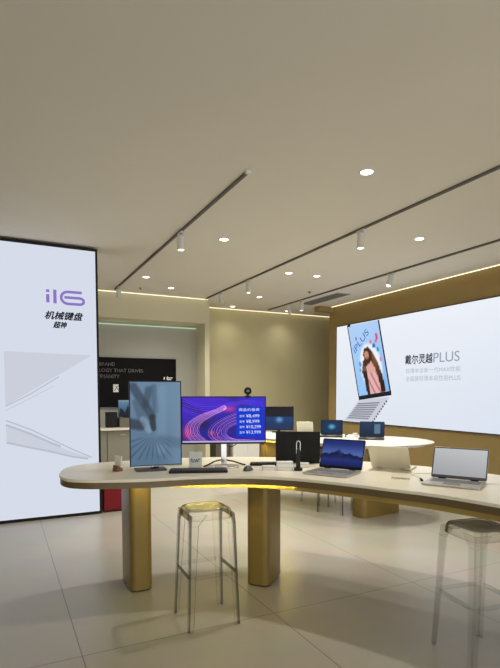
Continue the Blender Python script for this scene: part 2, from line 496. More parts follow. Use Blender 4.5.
t = thing('brand_board', 'black wall board with small pale lettering inside the alcove', 'board', (0, 9.30, 0))
obj('panel', B(.55, 3.03, 0, .035, 1.21, 2.107), M['board'], t, bevel=.003)
text('lettering', 'BRAND', .085, M['boardtext'], t, (1.60, -.002, 1.955), bold=.001, width=.27)
text('lettering', 'TECHNOLOGY THAT DRIVES', .085, M['boardtext'], t, (1.22, -.002, 1.845), bold=.001, width=1.17)
text('lettering', 'HUMANITY', .085, M['boardtext'], t, (1.50, -.002, 1.735), bold=.001, width=.45)
obj('square_emblem', B(1.84, 1.935, -.006, 0, 1.48, 1.62), M['boardtext'], t)
bm = bmesh.new(); stroke(bm, [(1.86, 1.50), (1.90, 1.57), (1.935, 1.60)], .01, -.009); stroke(bm, [(1.87, 1.60), (1.90, 1.57), (1.93, 1.51)], .008, -.009)
obj('emblem_line', bm, M['grey'], t)
bm = bmesh.new(); stroke(bm, [(2.79, 1.715), (2.80, 1.765)], .02); stroke(bm, [(2.84, 1.72), (2.93, 1.72)], .02); stroke(bm, [(2.84, 1.75), (2.96, 1.75)], .016); stroke(bm, [(2.85, 1.715), (2.86, 1.775)], .02)
obj('small_white_logo', bm, M['white'], t)

# ------------------------------------------------------------------ LED wall with its picture
t = thing('wall_screen', 'huge bright wall screen showing an open laptop and the word PLUS', 'screen', (6.11, 8.34, 0), -PI / 2)
# local x runs towards the viewer along the wall (world -Y), local -y points into the room (world -X)
SW, Z0, Z1 = 4.3, .91, 2.775
obj('casing', B(-.012, SW + .012, -.03, 0, Z0 - .012, Z1 + .012), M['softblack'], t)
def led(u, v):
    a = mix((222, 229, 240), (236, 240, 248), v); return mix(a, (214, 224, 240), .5 * sstep(.45, 1, u) * (1 - v))
display('lit_screen', SW, Z1 - Z0, 24, 12, led, M['wscreen'], t, (SW / 2, -.032, Z0))
Y2X = lambda y: 8.34 - y
pic = thing('laptop_picture', '', '', (0, -.034, 0)); pic.parent = t
for k in ('label', 'category'): del pic[k]
# laptop display seen at an angle, as printed on the big screen
q = [(Y2X(7.992), 2.80 - .04), (Y2X(7.10), 2.765), (Y2X(6.761), 1.483), (Y2X(7.616), 1.387)]   # TL TR BR BL
def quad(u, v):
    a = (q[3][0] + (q[2][0] - q[3][0]) * u, q[3][1] + (q[2][1] - q[3][1]) * u)
    b = (q[0][0] + (q[1][0] - q[0][0]) * u, q[0][1] + (q[1][1] - q[0][1]) * u)
    return a[0] + (b[0] - a[0]) * v, a[1] + (b[1] - a[1]) * v
def blob(u, v, cu, cv, ru, rv): return math.hypot((u - cu) / ru, (v - cv) / rv)
body = [(.30, 0), (.28, .22), (.24, .34), (.30, .44), (.38, .46), (.48, .56), (.62, .54), (.76, .40), (.84, .22), (.86, 0)]
hair = [(.38, .48), (.36, .56), (.42, .64), (.54, .66), (.66, .58), (.78, .42), (.86, .22), (.88, .02), (.74, .02), (.72, .22), (.66, .36), (.58, .46), (.50, .42)]
def ad(u, v):
    c = mix((150, 196, 246), (176, 208, 246), v); c = mix(c, (120, 170, 235), sstep(.5, 1, u) * (1 - v) * .5)
    d = blob(u, v, .55, .38, .38, .36)
    if d < 1: c = mix((235, 240, 252), c, sstep(.8, 1, d))
    if inside(u, v, body):
        c = (222, 168, 158) if .40 < u < .70 else (120, 84, 66)
        if v < .30 and .38 < u < .74: c = (228, 178, 176) if int(u * 17 + v * 13) % 3 else (190, 120, 125)
        if v < .34 and u < .40: c = (46, 34, 34)
    if inside(u, v, hair): c = mix((44, 30, 26), (120, 78, 44), sstep(.1, .5, v) * (1 if u > .62 else .3))
    if blob(u, v, .47, .545, .075, .06) < 1: c = (198, 142, 114) if v > .52 else (170, 108, 86)
    if blob(u, v, .38, .44, .08, .05) < 1: c = (70, 48, 40)
    for cu, cv, ru, rv, col in ((.86, .78, .035, .05, (210, 80, 130)), (.82, .72, .03, .03, (228, 110, 130)), (.74, .66, .05, .03, (40, 120, 190)),
                                (.84, .60, .04, .03, (30, 150, 190)), (.22, .44, .04, .04, (90, 150, 215)), (.88, .46, .03, .03, (220, 130, 150)),
                                (.66, .72, .03, .03, (226, 120, 120)), (.22, .80, .02, .03, (120, 90, 190)), (.20, .36, .03, .03, (80, 160, 210))):
        if blob(u, v, cu, cv, ru, rv) < 1: c = col
    return c
bm = bmesh.new(); L = bm.loops.layers.float_color.new('pixels'); NX, NY = 44, 64
for j in range(NY):
    for i in range(NX):
        pts = [(i, j), (i + 1, j), (i + 1, j + 1), (i, j + 1)]
        f = bm.faces.new([bm.verts.new((quad(a / NX, b / NY)[0], -.002, quad(a / NX, b / NY)[1])) for a, b in pts])
        for lp, (a, b) in zip(f.loops, pts): lp[L] = (*rgb(*ad(a / NX, b / NY)), 1)
bmesh.ops.remove_doubles(bm, verts=bm.verts, dist=1e-5)
me = bpy.data.meshes.new('pictured_display'); bm.to_mesh(me); bm.free(); me.materials.append(M['wscreen'])
o = bpy.data.objects.new('pictured_display', me); C.objects.link(o); o.parent = pic
bz = bmesh.new()
stroke(bz, [quad(0, 1), quad(0, 0)], .022, -.004); stroke(bz, [quad(1, 1), quad(1, 0)], .03, -.004)
stroke(bz, [quad(-.01, -.015), quad(1.02, -.015)], .075, -.004); stroke(bz, [quad(0, 1), quad(.10, 1)], .05, -.004)
obj('pictured_bezel', bz, M['blackprint'], pic)
# keyboard half
kq = [(Y2X(7.60), 1.335), (Y2X(6.78), 1.395), (Y2X(7.263) + .05, .93), (Y2X(8.06), .925)]
obj('pictured_base', prism(bmesh.new(), kq, -.003, 0, XZ), M['greyprint'], pic)
def kp(u, v):
    a = (kq[3][0] + (kq[2][0] - kq[3][0]) * u, kq[3][1] + (kq[2][1] - kq[3][1]) * u)
    b = (kq[0][0] + (kq[1][0] - kq[0][0]) * u, kq[0][1] + (kq[1][1] - kq[0][1]) * u)
    return a[0] + (b[0] - a[0]) * v, a[1] + (b[1] - a[1]) * v
bm = bmesh.new()
for r in range(8): stroke(bm, [kp(.06, .80 - r * .095), kp(.80, .80 - r * .095)], .026, -.005, .002)
obj('pictured_keys', bm, glow('lit_key_print', rgb(138, 138, 150), 1), pic)
bm = bmesh.new()
for r in range(9): stroke(bm, [kp(.99, .86 - r * .1), kp(1.0, .81 - r * .1)], .035, -.005, .002)
obj('pictured_vents', bm, M['blackprint'], pic)
# small word in the picture
pt = text('pictured_word', 'iPLUS', .19, glow('lit_blue_word', rgb(74, 110, 186), 1), pic, (.60, -.006, 2.20), (PI / 2, -math.radians(42), 0), bold=.0, width=.52)
text('chinese_slogan', '戴尔灵越', .165, M['textdark'], t, (Y2X(6.42), -.036, 1.955), bold=.003, width=.59)
text('latin_slogan', 'PLUS', .215, M['textgrey'], t, (Y2X(5.82), -.036, 1.945), width=.50)
text('small_print', '轻薄本全新一代MAX性能', .085, M['textpale'], t, (Y2X(6.40), -.036, 1.80), width=1.12)
text('small_print', '全面屏轻薄本高性能PLUS', .095, M['textpale'], t, (Y2X(6.40), -.036, 1.665), width=1.12)

# ------------------------------------------------------------------ tables
near = [(.366, 3.85), (.385, 3.65), (.47, 3.54), (.60, 3.468), (.87, 3.375), (1.22, 3.315), (1.50, 3.21), (1.67, 3.09), (1.81, 2.945), (1.93, 2.765),
        (2.04, 2.57), (2.15, 2.35), (2.27, 2.10), (2.36, 1.75), (2.42, 1.35), (2.50, 1.02), (2.72, .86), (3.02, .92), (3.20, 1.25), (3.26, 1.75),
        (3.22, 2.25), (3.06, 2.86), (2.93, 3.10), (2.75, 3.42), (2.48, 3.77), (2.12, 4.03), (1.75, 4.21), (1.25, 4.33), (.85, 4.335), (.60, 4.29), (.45, 4.15)]
outl = spline(near, True, 6)
t = thing('curved_display_table', 'long curved display table with a pale top, bronze edge and gold panel legs', 'table')
obj('tabletop', prism(bmesh.new(), outl, .878, .90), M['top'], t, bevel=.004)
obj('edge_band', prism(bmesh.new(), inset(outl, .006), .835, .878), M['edge'], t)
inn = [(.95, 3.66), (1.25, 3.43), (1.55, 3.30), (1.74, 3.13), (1.90, 2.92), (2.03, 2.70), (2.15, 2.45), (2.27, 2.18), (2.36, 1.9), (2.48, 1.5),
       (2.9, 1.5), (3.10, 1.9), (3.08, 2.25), (2.92, 2.80), (2.62, 3.30), (2.35, 3.65), (2.02, 3.90), (1.70, 4.08), (1.25, 4.18), (.95, 4.05), (.85, 3.85)]
innl = spline(inn, True, 5)
obj('under_frame', prism(bmesh.new(), innl, .797, .835), M['under'], t)
path = spline([(.79, 3.60), (.98, 3.53), (1.25, 3.395), (1.55, 3.265), (1.76, 3.095), (1.84, 3.0)], False, 6)
bm = bmesh.new(); tube(bm, [(x, y, .8315) for x, y in path], .0025, 6)
obj('led_strip', bm, M['strip'], t)
def panel_leg(cx, cy, ang, w, l):
    bm = bmesh.new(); prism(bm, rrect(w, l, min(w, l) * .28, 6), .012, .835, Matrix.Translation((cx, cy, 0)) @ Matrix.Rotation(ang, 4, 'Z'))
    g = obj('leg', bm, M['leg'], t, smooth=50)
    bm = bmesh.new(); prism(bm, rrect(w - .02, l - .02, min(w, l) * .25, 6), 0, .012, Matrix.Translation((cx, cy, 0)) @ Matrix.Rotation(ang, 4, 'Z'))
    obj('foot_plate', bm, M['softblack'], g)
# leg 1: near-right corner; leg 2 turned with the curve
panel_leg(.916, 3.83, 0, .165, .34)
tang = Vector((.67, -.74)).normalized(); nrm = Vector((.74, .67)).normalized()
c2 = Vector((1.787, 3.30)) - tang * .09 + nrm * .17
panel_leg(c2.x, c2.y, math.atan2(tang.y, tang.x), .185, .34)
panel_leg(2.80, 1.75, 0, .34, .185)

t2pts = [(2.80, 6.12), (2.98, 5.70), (3.17, 5.22), (3.36, 4.72), (3.62, 4.32), (3.97, 4.17), (4.31, 4.18), (4.58, 4.33), (4.73, 4.62), (4.70, 4.98),
         (4.46, 5.40), (4.18, 5.85), (3.92, 6.30), (3.62, 6.52), (3.25, 6.58), (2.93, 6.42)]
o2 = spline(t2pts, True, 6)
t = thing('bean_display_table', 'white-topped display table behind the front table, below the big screen', 'table')
obj('tabletop', prism(bmesh.new(), o2, .884, .90), M['whitetop'], t, bevel=.004)
obj('edge_band', prism(bmesh.new(), inset(o2, .10), .855, .884), M['whitepaint'], t)
i2 = inset(o2, .22)
obj('under_frame', prism(bmesh.new(), i2, .825, .855), M['under'], t)
bm = bmesh.new()
prism(bm, rrect(.66, .22, .07, 6), .0, .83, Matrix.Translation((4.09, 4.77, 0)) @ Matrix.Rotation(math.radians(7), 4, 'Z'))
obj('leg', bm, M['leg'], t, smooth=50)
bm = bmesh.new()
prism(bm, rrect(.22, .40, .06, 6), .0, .83, Matrix.Translation((3.31, 6.10, 0)) @ Matrix.Rotation(math.radians(-20), 4, 'Z'))
obj('leg', bm, M['leg'], t, smooth=50)
bm = bmesh.new(); tube(bm, [(x, y, .848) for x, y in inset(o2, .19)][0:12], .004, 6)
obj('led_strip', bm, M['strip'], t)

# ------------------------------------------------------------------ clear stools
def make_stool(name, label):
    t = thing(name, label, 'stool')
    r0, H = .155, .75
    ring_n = 8
    def sq(h, r, n=6): return rrect(2 * h, 2 * h, r, n)
    bm = bmesh.new()
    prof = [(.015, .741), (.10, .746), (.125, .750), (.139, .744), (.147, .728), (.150, .690)]
    rings = []
    for h, z in prof: rings.append([bm.verts.new((x, y, z)) for x, y in sq(h, h * .5)])
    n = len(rings[0])
    for a, b in zip(rings, rings[1:]):
        for i in range(n): bm.faces.new([a[i], a[(i + 1) % n], b[(i + 1) % n], b[i]])
    bm.faces.new(rings[0])
    o = obj('seat', bm, M['acrylic'], t, smooth=60)
    s = o.modifiers.new('thickness', 'SOLIDIFY'); s.thickness = .008
    for sx, sy in ((1, 1), (-1, 1), (-1, -1), (1, -1)):
        bm = bmesh.new()
        # corner leg: an L of two thin flaps that narrow towards the foot
        for z0, z1, a0, a1, w0, w1 in ((.725, .66, .145, .151, .105, .055), (.66, .34, .151, .160, .055, .042), (.34, 0, .160, .172, .042, .034)):
            for ax in (0, 1):
                pr = []
                for z, a, w in ((z0, a0, w0), (z1, a1, w1)):
                    for du, dv in ((0, 0), (w, 0), (w, .009), (0, .009)):
                        p = (a - du, a - dv) if ax == 0 else (a - dv, a - du)
                        pr.append(bm.verts.new((sx * p[0], sy * p[1], z)))
                lo, hi = pr[:4], pr[4:]
                bm.faces.new(lo); bm.faces.new(hi[::-1])
                for i in range(4): bm.faces.new([lo[i], hi[i], hi[(i + 1) % 4], lo[(i + 1) % 4]])
        obj('leg', bm, M['acrylic'], t)
    for k in range(4):
        R = Matrix.Rotation(k * PI / 2, 4, 'Z'); bm = bmesh.new()
        box(bm, -.125, .125, -.161, -.151, .325, .348, R)
        obj('footrest', bm, M['acrylic'], t, bevel=.003)
    return t
s0 = make_stool('clear_stool', 'clear plastic bar stool under the front table, between its two gold legs')
s0.location = (1.183, 3.041, 0); s0.rotation_euler = (0, 0, math.radians(-2.5)); s0['group'] = 'clear plastic bar stools'
dup(s0, (2.40, 1.93, 0), math.radians(-10), 'clear bar stool cut by the right side, below the rightmost laptop', 'clear plastic bar stools')
dup(s0, (3.82, 5.62, 0), math.radians(10), 'clear bar stool in the shade under the white table, left of the other one', 'clear plastic bar stools')
dup(s0, (3.72, 5.10, 0), math.radians(30), 'clear bar stool under the white table, next to its wide gold leg', 'clear plastic bar stools')

# ------------------------------------------------------------------ laptops
def laptop(name, label, loc, yaw, w, d, lidh, tilt, mb, ml, scr, mk='keys', bez='black', th=.014, cat='laptop', group='open laptops on the display tables'):
    t = thing(name, label, cat, loc, yaw, group)
    b = obj('base', prism(bmesh.new(), [(x, y - d / 2) for x, y in rrect(w, d, .012, 4)], .002, th), M[mb], t, bevel=.002)
    bm = bmesh.new()
    for sx in (-1, 1):
        for y in (-.02, -d + .02): box(bm, sx * (w / 2 - .03) - .012, sx * (w / 2 - .03) + .012, y - .004, y + .004, 0, .002)
    obj('rubber_feet', bm, M['rubber'], b)
    bm = bmesh.new(); rows, cols = 5, 14; kw = (w * .86) / cols; kd = (d * .45) / rows
    for r in range(rows):
        for c in range(cols):
            x = -w * .43 + c * kw; y = -d * .1 - r * kd
            if r == 4 and 4 <= c <= 8:
                if c == 4: box(bm, x + .001, x + kw * 5 - .001, y - kd + .001, y - .001, th, th + .0015)
                continue
            box(bm, x + .001, x + kw - .001, y - kd + .001, y - .001, th, th + .0015)
    obj('keyboard', bm, M[mk], b)
    obj('touchpad', B(-w * .15, w * .15, -d * .93, -d * .62, th, th + .0006), M['greykeys'], b)
    for sx in (-1, 1): obj('hinge', B(sx * w * .29 - w * .07, sx * w * .29 + w * .07, -.004, .006, th - .004, th + .008), M['softblack'], t)
    R = Matrix.Translation((0, .002, th + .002)) @ Matrix.Rotation(-tilt, 4, 'X')
    bm = bmesh.new(); prism(bm, [(x, z + lidh / 2) for x, z in rrect(w, lidh, .012, 4)], .0, .006, R @ XZ)
    lid = obj('lid', bm, M[ml], t, bevel=.0015)
    bm = bmesh.new(); prism(bm, [(x, z + lidh / 2) for x, z in rrect(w - .004, lidh - .004, .011, 4)], -.001, .0, R @ XZ)
    obj('bezel', bm, M[bez], lid)
    dd = display('screen', w - .018, lidh - .032, 36, 24, scr, M['screen'], lid)
    dd.matrix_local = R @ Matrix.Translation((0, -.0016, .022))
    return t

def mountains(u, v):
    c = mix((78, 102, 168), (26, 40, 104), sstep(.4, 1, v))
    h = .40 + .24 * max(0, 1 - abs(u - .40) / .22) + .12 * max(0, 1 - abs(u - .70) / .2) + .10 * max(0, 1 - abs(u - .12) / .16) + .02 * math.sin(u * 31)
    if v < h: c = mix((30, 44, 104), (14, 22, 60), sstep(.2, h, v)); c = mix(c, (48, 70, 128), .6 * (.40 < u < .52) * sstep(h - .22, h, v))
    if v < .26: c = mix((16, 26, 84), (34, 50, 118), v * 3.5)
    return c
def glowblue(u, v):
    d = math.hypot((u - .5) * 1.2, v - .52); c = mix((90, 170, 205), (18, 48, 84), sstep(.02, .32, d)); return mix(c, (10, 22, 44), .5 * sstep(.4, .8, d))
def darkglare(u, v):
    c = mix((14, 34, 62), (22, 50, 88), v); return (86, 116, 140) if .60 < u < .86 and .15 < v < .85 else c  # pale block is a reflection painted into the pixel colours
def paleglare(u, v): return mix((158, 160, 163), (192, 194, 196), v * .8 + .2 * u)  # screen reflection painted as glowing grey pixels
def off(u, v): return (6, 6, 8)

laptop('laptop', 'grey laptop facing left with a blue mountain wallpaper, on the front table', (2.265, 3.055, .90), math.radians(-60), .345, .275, .232, math.radians(20), 'silver', 'silver', mountains, 'greykeys')
laptop('laptop', 'pale silver laptop seen from behind, lid leaning toward the front table edge', (2.665, 2.945, .90), math.radians(123.6), .30, .21, .205, math.radians(32), 'palesilver', 'palesilver', off)
laptop('laptop', 'silver laptop with a pale grey reflection painted over its screen at the right end of the front table', (2.70, 2.345, .90), math.radians(-60), .35, .245, .215, math.radians(20), 'silver', 'silver', paleglare, 'greykeys', 'grey')
laptop('laptop', 'black laptop seen from behind, with a small stand before it', (2.20, 3.545, .90), math.radians(148), .365, .19, .255, math.radians(8), 'softblack', 'softblack', off)
# on the white table
laptop('laptop', 'small laptop with a glowing pale blue dot on its screen, on the white table', (3.94, 5.50, .90), math.radians(-37), .29, .20, .205, math.radians(15), 'black', 'black', glowblue)
laptop('laptop', 'dark laptop with a pale reflection painted on its screen, right on the white table', (4.20, 5.00, .90), math.radians(-42), .31, .21, .205, math.radians(18), 'black', 'black', darkglare)
laptop('laptop', 'small cream laptop seen from behind, on the white table', (3.80, 5.93, .90), math.radians(140), .225, .16, .175, math.radians(22), 'palesilver', 'palesilver', off)
# on the back counter
def sail(u, v):
    c = mix((40, 66, 98), (96, 132, 160), v)
    if inside(u, v, [(.0, 0), (.1, .55), (.35, .25), (.5, .75), (.62, .2), (1, .1), (1, 0)]): c = (22, 26, 40)
    if inside(u, v, [(.55, .65), (.64, .55), (.84, .2), (.74, .2)]): c = (180, 190, 196)
    if v > .93: c = (130, 150, 160)
    return c

# ------------------------------------------------------------------ monitors
def monitor(name, label, loc, yaw, w, h, z0, mode, scr, nx, ny, zoff=0):
    t = thing(name, label, 'monitor', loc, yaw)
    body = obj('panel', prism(bmesh.new(), [(x, z + h / 2 + z0) for x, z in rrect(w, h, .006, 3)], 0, .012, XZ), M['black'], t)
    obj('rear_housing', B(-w * .3, w * .3, .012, .035, z0 + h * .2, z0 + h * .8), M['softblack'], t, bevel=.008)
    display('screen', w - .016, h - .022, nx, ny, scr, M['screen'], t, (0, -.0008, z0 + .014))
    return t
def swirl(u, v):
    x, y = u * 1.78, v
    c = mix((22, 10, 140), (64, 22, 196), sstep(.3, 1, y - .25 * x + .2)); c = mix(c, (40, 16, 120), .6 * sstep(.6, 1, math.sin(x * 5 + y * 9)))
    c = mix(c, (214, 44, 120), .8 * math.exp(-((x - .12) / .13) ** 2 - ((y - .22) / .16) ** 2))
    c = mix(c, (226, 70, 150), .7 * math.exp(-((x - 1.0) / .16) ** 2 - ((y - .74) / .07) ** 2))
    c = mix(c, (240, 120, 90), .6 * math.exp(-((x - .62) / .06) ** 2 - ((y - .22) / .06) ** 2))
    c = mix(c, (14, 8, 60), .8 * math.exp(-((x - .45) / .12) ** 2 - ((y - .4) / .1) ** 2))
    c = mix(c, (30, 40, 220), .45 * sstep(1.1, 1.6, x))
    if v < .035: c = (176, 170, 214)
    return c
PM = Vector((1.575, 3.64, 0))
t = monitor('desktop_monitor', 'wide monitor glowing with purple and blue light trails and a price list', (PM.x, PM.y, .90), math.radians(-21), .667, .377, .181, 0, swirl, 180, 100)
fam = [
    ([(.10, 0), (.035, .2), (.05, .42), (.20, .62), (.38, .74), (.50, .84), (.53, .78), (.50, .73)], [(.32, 0), (.20, .2), (.22, .42), (.36, .60), (.47, .70), (.53, .76), (.52, .80), (.49, .77)], 9, 0),
    ([(.40, .0), (.31, .16), (.34, .36), (.48, .54), (.66, .68)], [(.88, .06), (.66, .06), (.54, .16), (.56, .32), (.68, .42)], 9, 1),
    ([(.0, .72), (.20, .60), (.36, .66), (.56, .80), (.75, .86), (1, .74)], [(.0, .98), (.24, .86), (.45, .86), (.62, .93), (.80, .96), (1, .92)], 7, 2),
    ([(.40, .02), (.33, .12), (.34, .24)], [(.48, .02), (.42, .14), (.46, .30)], 4, 3)]
tw = [glow('lit_pink_trail', rgb(236, 160, 236), 1), glow('lit_violet_trail', rgb(196, 130, 250), 1), glow('lit_blue_trail', rgb(104, 70, 236), 1), glow('lit_rose_trail', rgb(236, 90, 150), 1)]
trail_bms = [bmesh.new() for _ in tw]
for a, b, n, ci in fam:
    for k in range(n):
        f = k / (n - 1); pts = spline([(p[0] + (q_[0] - p[0]) * f, p[1] + (q_[1] - p[1]) * f) for p, q_ in zip(a, b)], False, 8)
        stroke(trail_bms[ci], [((x - .5) * .645, .197 + y * .345) for x, y in pts], .0014 + .0014 * (k % 2), -.0016, .0006)
for b_, m_ in zip(trail_bms, tw): obj('light_trails', b_, m_, t)
pnl = obj('price_panel', B(.100, .305, -.0030, -.0012, .238, .475), M['panelblue'], t)
text('price_lettering', '商品价格表', .026, M['textlit'], pnl, (.115, -.0034, .443), width=.165)
for k, s in enumerate(('¥8,499', '¥8,999', '¥10,299', '¥13,999')):
    text('price_lettering', s, .036, M['textlit'], pnl, (.175, -.0034, .391 - k * .043), width=.105 + .012 * (k > 1))
    text('price_lettering', '型号', .020, M['textlit'], pnl, (.122, -.0034, .394 - k * .043), width=.040)
obj('stand_post', B(-.022, .022, .045, .06, .012, .36), M['chrome'], t, bevel=.002)
obj('stand_mount', B(-.04, .04, .034, .047, .28, .40), M['softblack'], t)
obj('stand_base', prism(bmesh.new(), [(x + .02, y - .005) for x, y in rrect(.19, .17, .02, 5)], 0, .010), M['silver'], t, bevel=.002)
bm = bmesh.new()
tube(bm, spline([(.0, .14, .038), (-.06, .13, .030), (-.12, .06, .012), (-.155, .0, .006)], False, 5), (.006, .012), 8)
tube(bm, spline([(.0, .14, .038), (.08, .13, .026), (.13, .10, .012), (.17, .06, .006)], False, 5), (.006, .012), 8)
tube(bm, [(0, .055, .05), (0, .14, .038)], .009, 8)
obj('stand_foot', bm, M['softblack'], t, smooth=50)
bm = bmesh.new(); tube(bm, spline([(.02, .05, .17), (.05, .05, .155), (.08, .06, .16), (.10, .08, .17)], False, 4), .004, 6)
obj('power_cable', bm, M['black'], t, smooth=50)
# webcam
wm = t.matrix_basis @ Vector((.19, .018, .558))
t = thing('webcam', 'round black webcam sitting on top of the purple monitor', 'webcam', wm, math.radians(-21))
obj('clip', box(box(B(-.022, .022, -.030, .03, .0, .006), -.022, .022, -.030, -.0225, -.012, 0), -.018, .018, .022, .03, -.03, 0), M['black'], t)
obj('neck', lathe(bmesh.new(), [(.009, .006), (.008, .016)], 12), M['black'], t, smooth=40)
R = Matrix.Translation((0, -.018, .042)) @ Matrix.Rotation(PI / 2, 4, 'X')
R = Matrix.Translation((0, .022, .042)) @ Matrix.Rotation(PI / 2, 4, 'X')
h_ = obj('camera_head', lathe(bmesh.new(), [(.016, .0), (.027, .006), (.030, .014), (.030, .034), (.026, .040)], 24, R), M['softblack'], t, smooth=40)
obj('lens', lathe(bmesh.new(), [(.014, .040), (.012, .043), (.006, .044)], 20, R), M['lens'], h_, smooth=40)

def petals(u, v):
    x, y = u, v * 1.66
    c = mix((96, 130, 160), (116, 152, 182), sstep(0, 1, v)); c = mix(c, (126, 160, 190), sstep(.5, 1, u) * .8)
    def band(x0, y0, x1, y1, w, soft=.05):
        dx, dy = x1 - x0, y1 - y0; L = math.hypot(dx, dy); tt = max(0, min(1, ((x - x0) * dx + (y - y0) * dy) / L ** 2))
        return sstep(w + soft, w, math.hypot(x - x0 - dx * tt, y - y0 - dy * tt))
    c = mix(c, (48, 62, 86), .68 * band(.06, 1.56, .42, .98, .05, .07))
    c = mix(c, (46, 62, 80), .55 * band(.36, 1.50, .30, 1.20, .03, .08))
    c = mix(c, (66, 88, 112), .5 * band(.46, 1.55, .50, 1.10, .03, .07))
    c = mix(c, (44, 58, 76), .8 * band(.0, .84, .20, .80, .06, .08))
    c = mix(c, (78, 100, 124), .6 * band(.12, 1.25, .22, .95, .05, .06))
    c = mix(c, (36, 54, 56), .9 * band(.43, .96, .45, .74, .045, .03))
    c = mix(c, (170, 200, 224), .5 * band(.24, .92, .36, .70, .03, .06))
    c = mix(c, (140, 172, 206), .5 * band(.62, 1.5, .60, .3, .04, .12))
    a = math.atan2(y - .62, x - .45)
    if y < .56:
        st = max(0, math.sin(a * 26)) ** 2 * sstep(.02, .2, math.hypot(x - .45, y - .62)) * sstep(.62, .45, abs(x - .35) + .1)
        c = mix(c, (54, 80, 106), .6 * st * sstep(.05, .2, y))
    c = mix(c, (84, 112, 140), .5 * band(.6, .5, 1, .42, .04, .12))
    return tuple(x * .84 for x in c)
t = monitor('portrait_monitor', 'upright portrait monitor with a blurred blue grey picture, left on the front table', (1.049, 3.72, .90), math.radians(-7.1), .392, .650, .026, 1, petals, 90, 150)
obj('stand_post', B(-.03, .03, .05, .075, .01, .42), M['softblack'], t, bevel=.003)
obj('stand_mount', B(-.05, .05, .034, .052, .28, .40), M['softblack'], t)
obj('stand_base', prism(bmesh.new(), [(x - .04, y + .03) for x, y in rrect(.23, .19, .03, 5)], 0, .010), M['grey'], t, bevel=.002)
obj('lower_lip', B(-.19, .19, -.003, .0, .026, .034), M['silver'], t)
obj('chin_logo', B(-.02, .02, -.0045, -.003, .028, .032), M['grey'], t)

def halfglow(u, v):
    if v > .58: return mix((16, 17, 22), (20, 26, 40), (1 - v) * 2)
    d = math.hypot((u - .52) * 1.1, v - .42); c = mix((110, 160, 200), (24, 60, 110), sstep(.02, .22, d)); return mix(c, (14, 34, 70), sstep(.55, .1, v) * .5)
t = monitor('desktop_monitor', 'black monitor with a dark upper half and a blue glow below, on the white table', (3.62, 6.36, .90), math.radians(-28), .43, .345, .03, 0, halfglow, 40, 36)
obj('stand_post', B(-.02, .02, .035, .05, .01, .2), M['softblack'], t)
obj('stand_base', prism(bmesh.new(), [(x, y + .03) for x, y in rrect(.2, .15, .02, 4)], 0, .01), M['softblack'], t)

# small display on grey riser on the back counter
t = thing('display_riser', 'mid grey block on the back counter holding a small screen', 'riser', (2.02, 8.95, .862))
obj('body', B(-.17, .17, -.12, .12, .006, .17), M['greybox'], t, bevel=.004)
obj('foot', B(-.16, .16, -.11, .11, 0, .006), M['black'], t)
t = thing('small_monitor', 'small screen with a blue harbour picture on the grey riser', 'monitor', (2.02, 8.93, 1.032), math.radians(-8))
obj('panel', B(-.17, .17, 0, .02, .01, .315), M['black'], t, bevel=.003)
display('screen', .33, .28, 26, 22, sail, M['screen'], t, (0, -.001, .025))
obj('stand_base', prism(bmesh.new(), rrect(.18, .12, .02, 4), 0, .01), M['black'], t)
t = thing('speaker_box', 'plain black box at the left of the grey riser on the back counter', 'box', (1.735, 8.98, .862))
obj('body', B(-.09, .09, -.09, .09, .005, .27), M['softblack'], t, bevel=.006)
obj('grille', B(-.075, .075, -.094, -.09, .02, .255), M['black'], t)
obj('foot', B(-.07, .07, -.07, .07, 0, .005), M['rubber'], t)

# ------------------------------------------------------------------ keyboards, mouse, small items
def keyboard(label, loc, yaw, w, d):
    t = thing('keyboard', label, 'keyboard', loc, yaw)
    b = obj('case', prism(bmesh.new(), rrect(w, d, .01, 4), .0, .016), M['black'], t, bevel=.003)
    bm = bmesh.new(); rows, cols = 5, 18; kw = (w - .02) / cols; kd = (d - .02) / rows
    for r in range(rows):
        for c in range(cols):
            x = -w / 2 + .01 + c * kw; y = -d / 2 + .01 + r * kd
            if r == 0 and 5 <= c <= 10:
                if c == 5: box(bm, x + .001, x + kw * 6 - .001, y + .001, y + kd - .001, .016, .023)
                continue
            box(bm, x + .001, x + kw - .001, y + .001, y + kd - .001, .016, .023)
    obj('keys', bm, M['keys'], t)
keyboard('long black keyboard lying below the portrait monitor', (1.305, 3.495, .90), math.radians(-21), .43, .135)
keyboard('short black keyboard lying behind the mouse and the white boxes', (1.905, 3.585, .90), math.radians(-24), .23, .09)
t = thing('computer_mouse', 'dark grey computer mouse in front of the purple monitor', 'mouse', (1.665, 3.39, .90), math.radians(-50))
bm = bmesh.new(); bmesh.ops.create_uvsphere(bm, u_segments=24, v_segments=14, radius=1)
for v in bm.verts:
    z = v.co.z
    v.co = Vector((v.co.x * .034, v.co.y * .055, (.036 * z * (1 - .15 * v.co.y) if z > 0 else z * .002) + .002))
obj('shell', bm, M['grey'], t, smooth=60)
obj('scroll_wheel', lathe(bmesh.new(), [(.008, -.003), (.008, .003)], 16, Matrix.Translation((0, -.028, .029)) @ Matrix.Rotation(PI / 2, 4, 'Y')), M['black'], t)

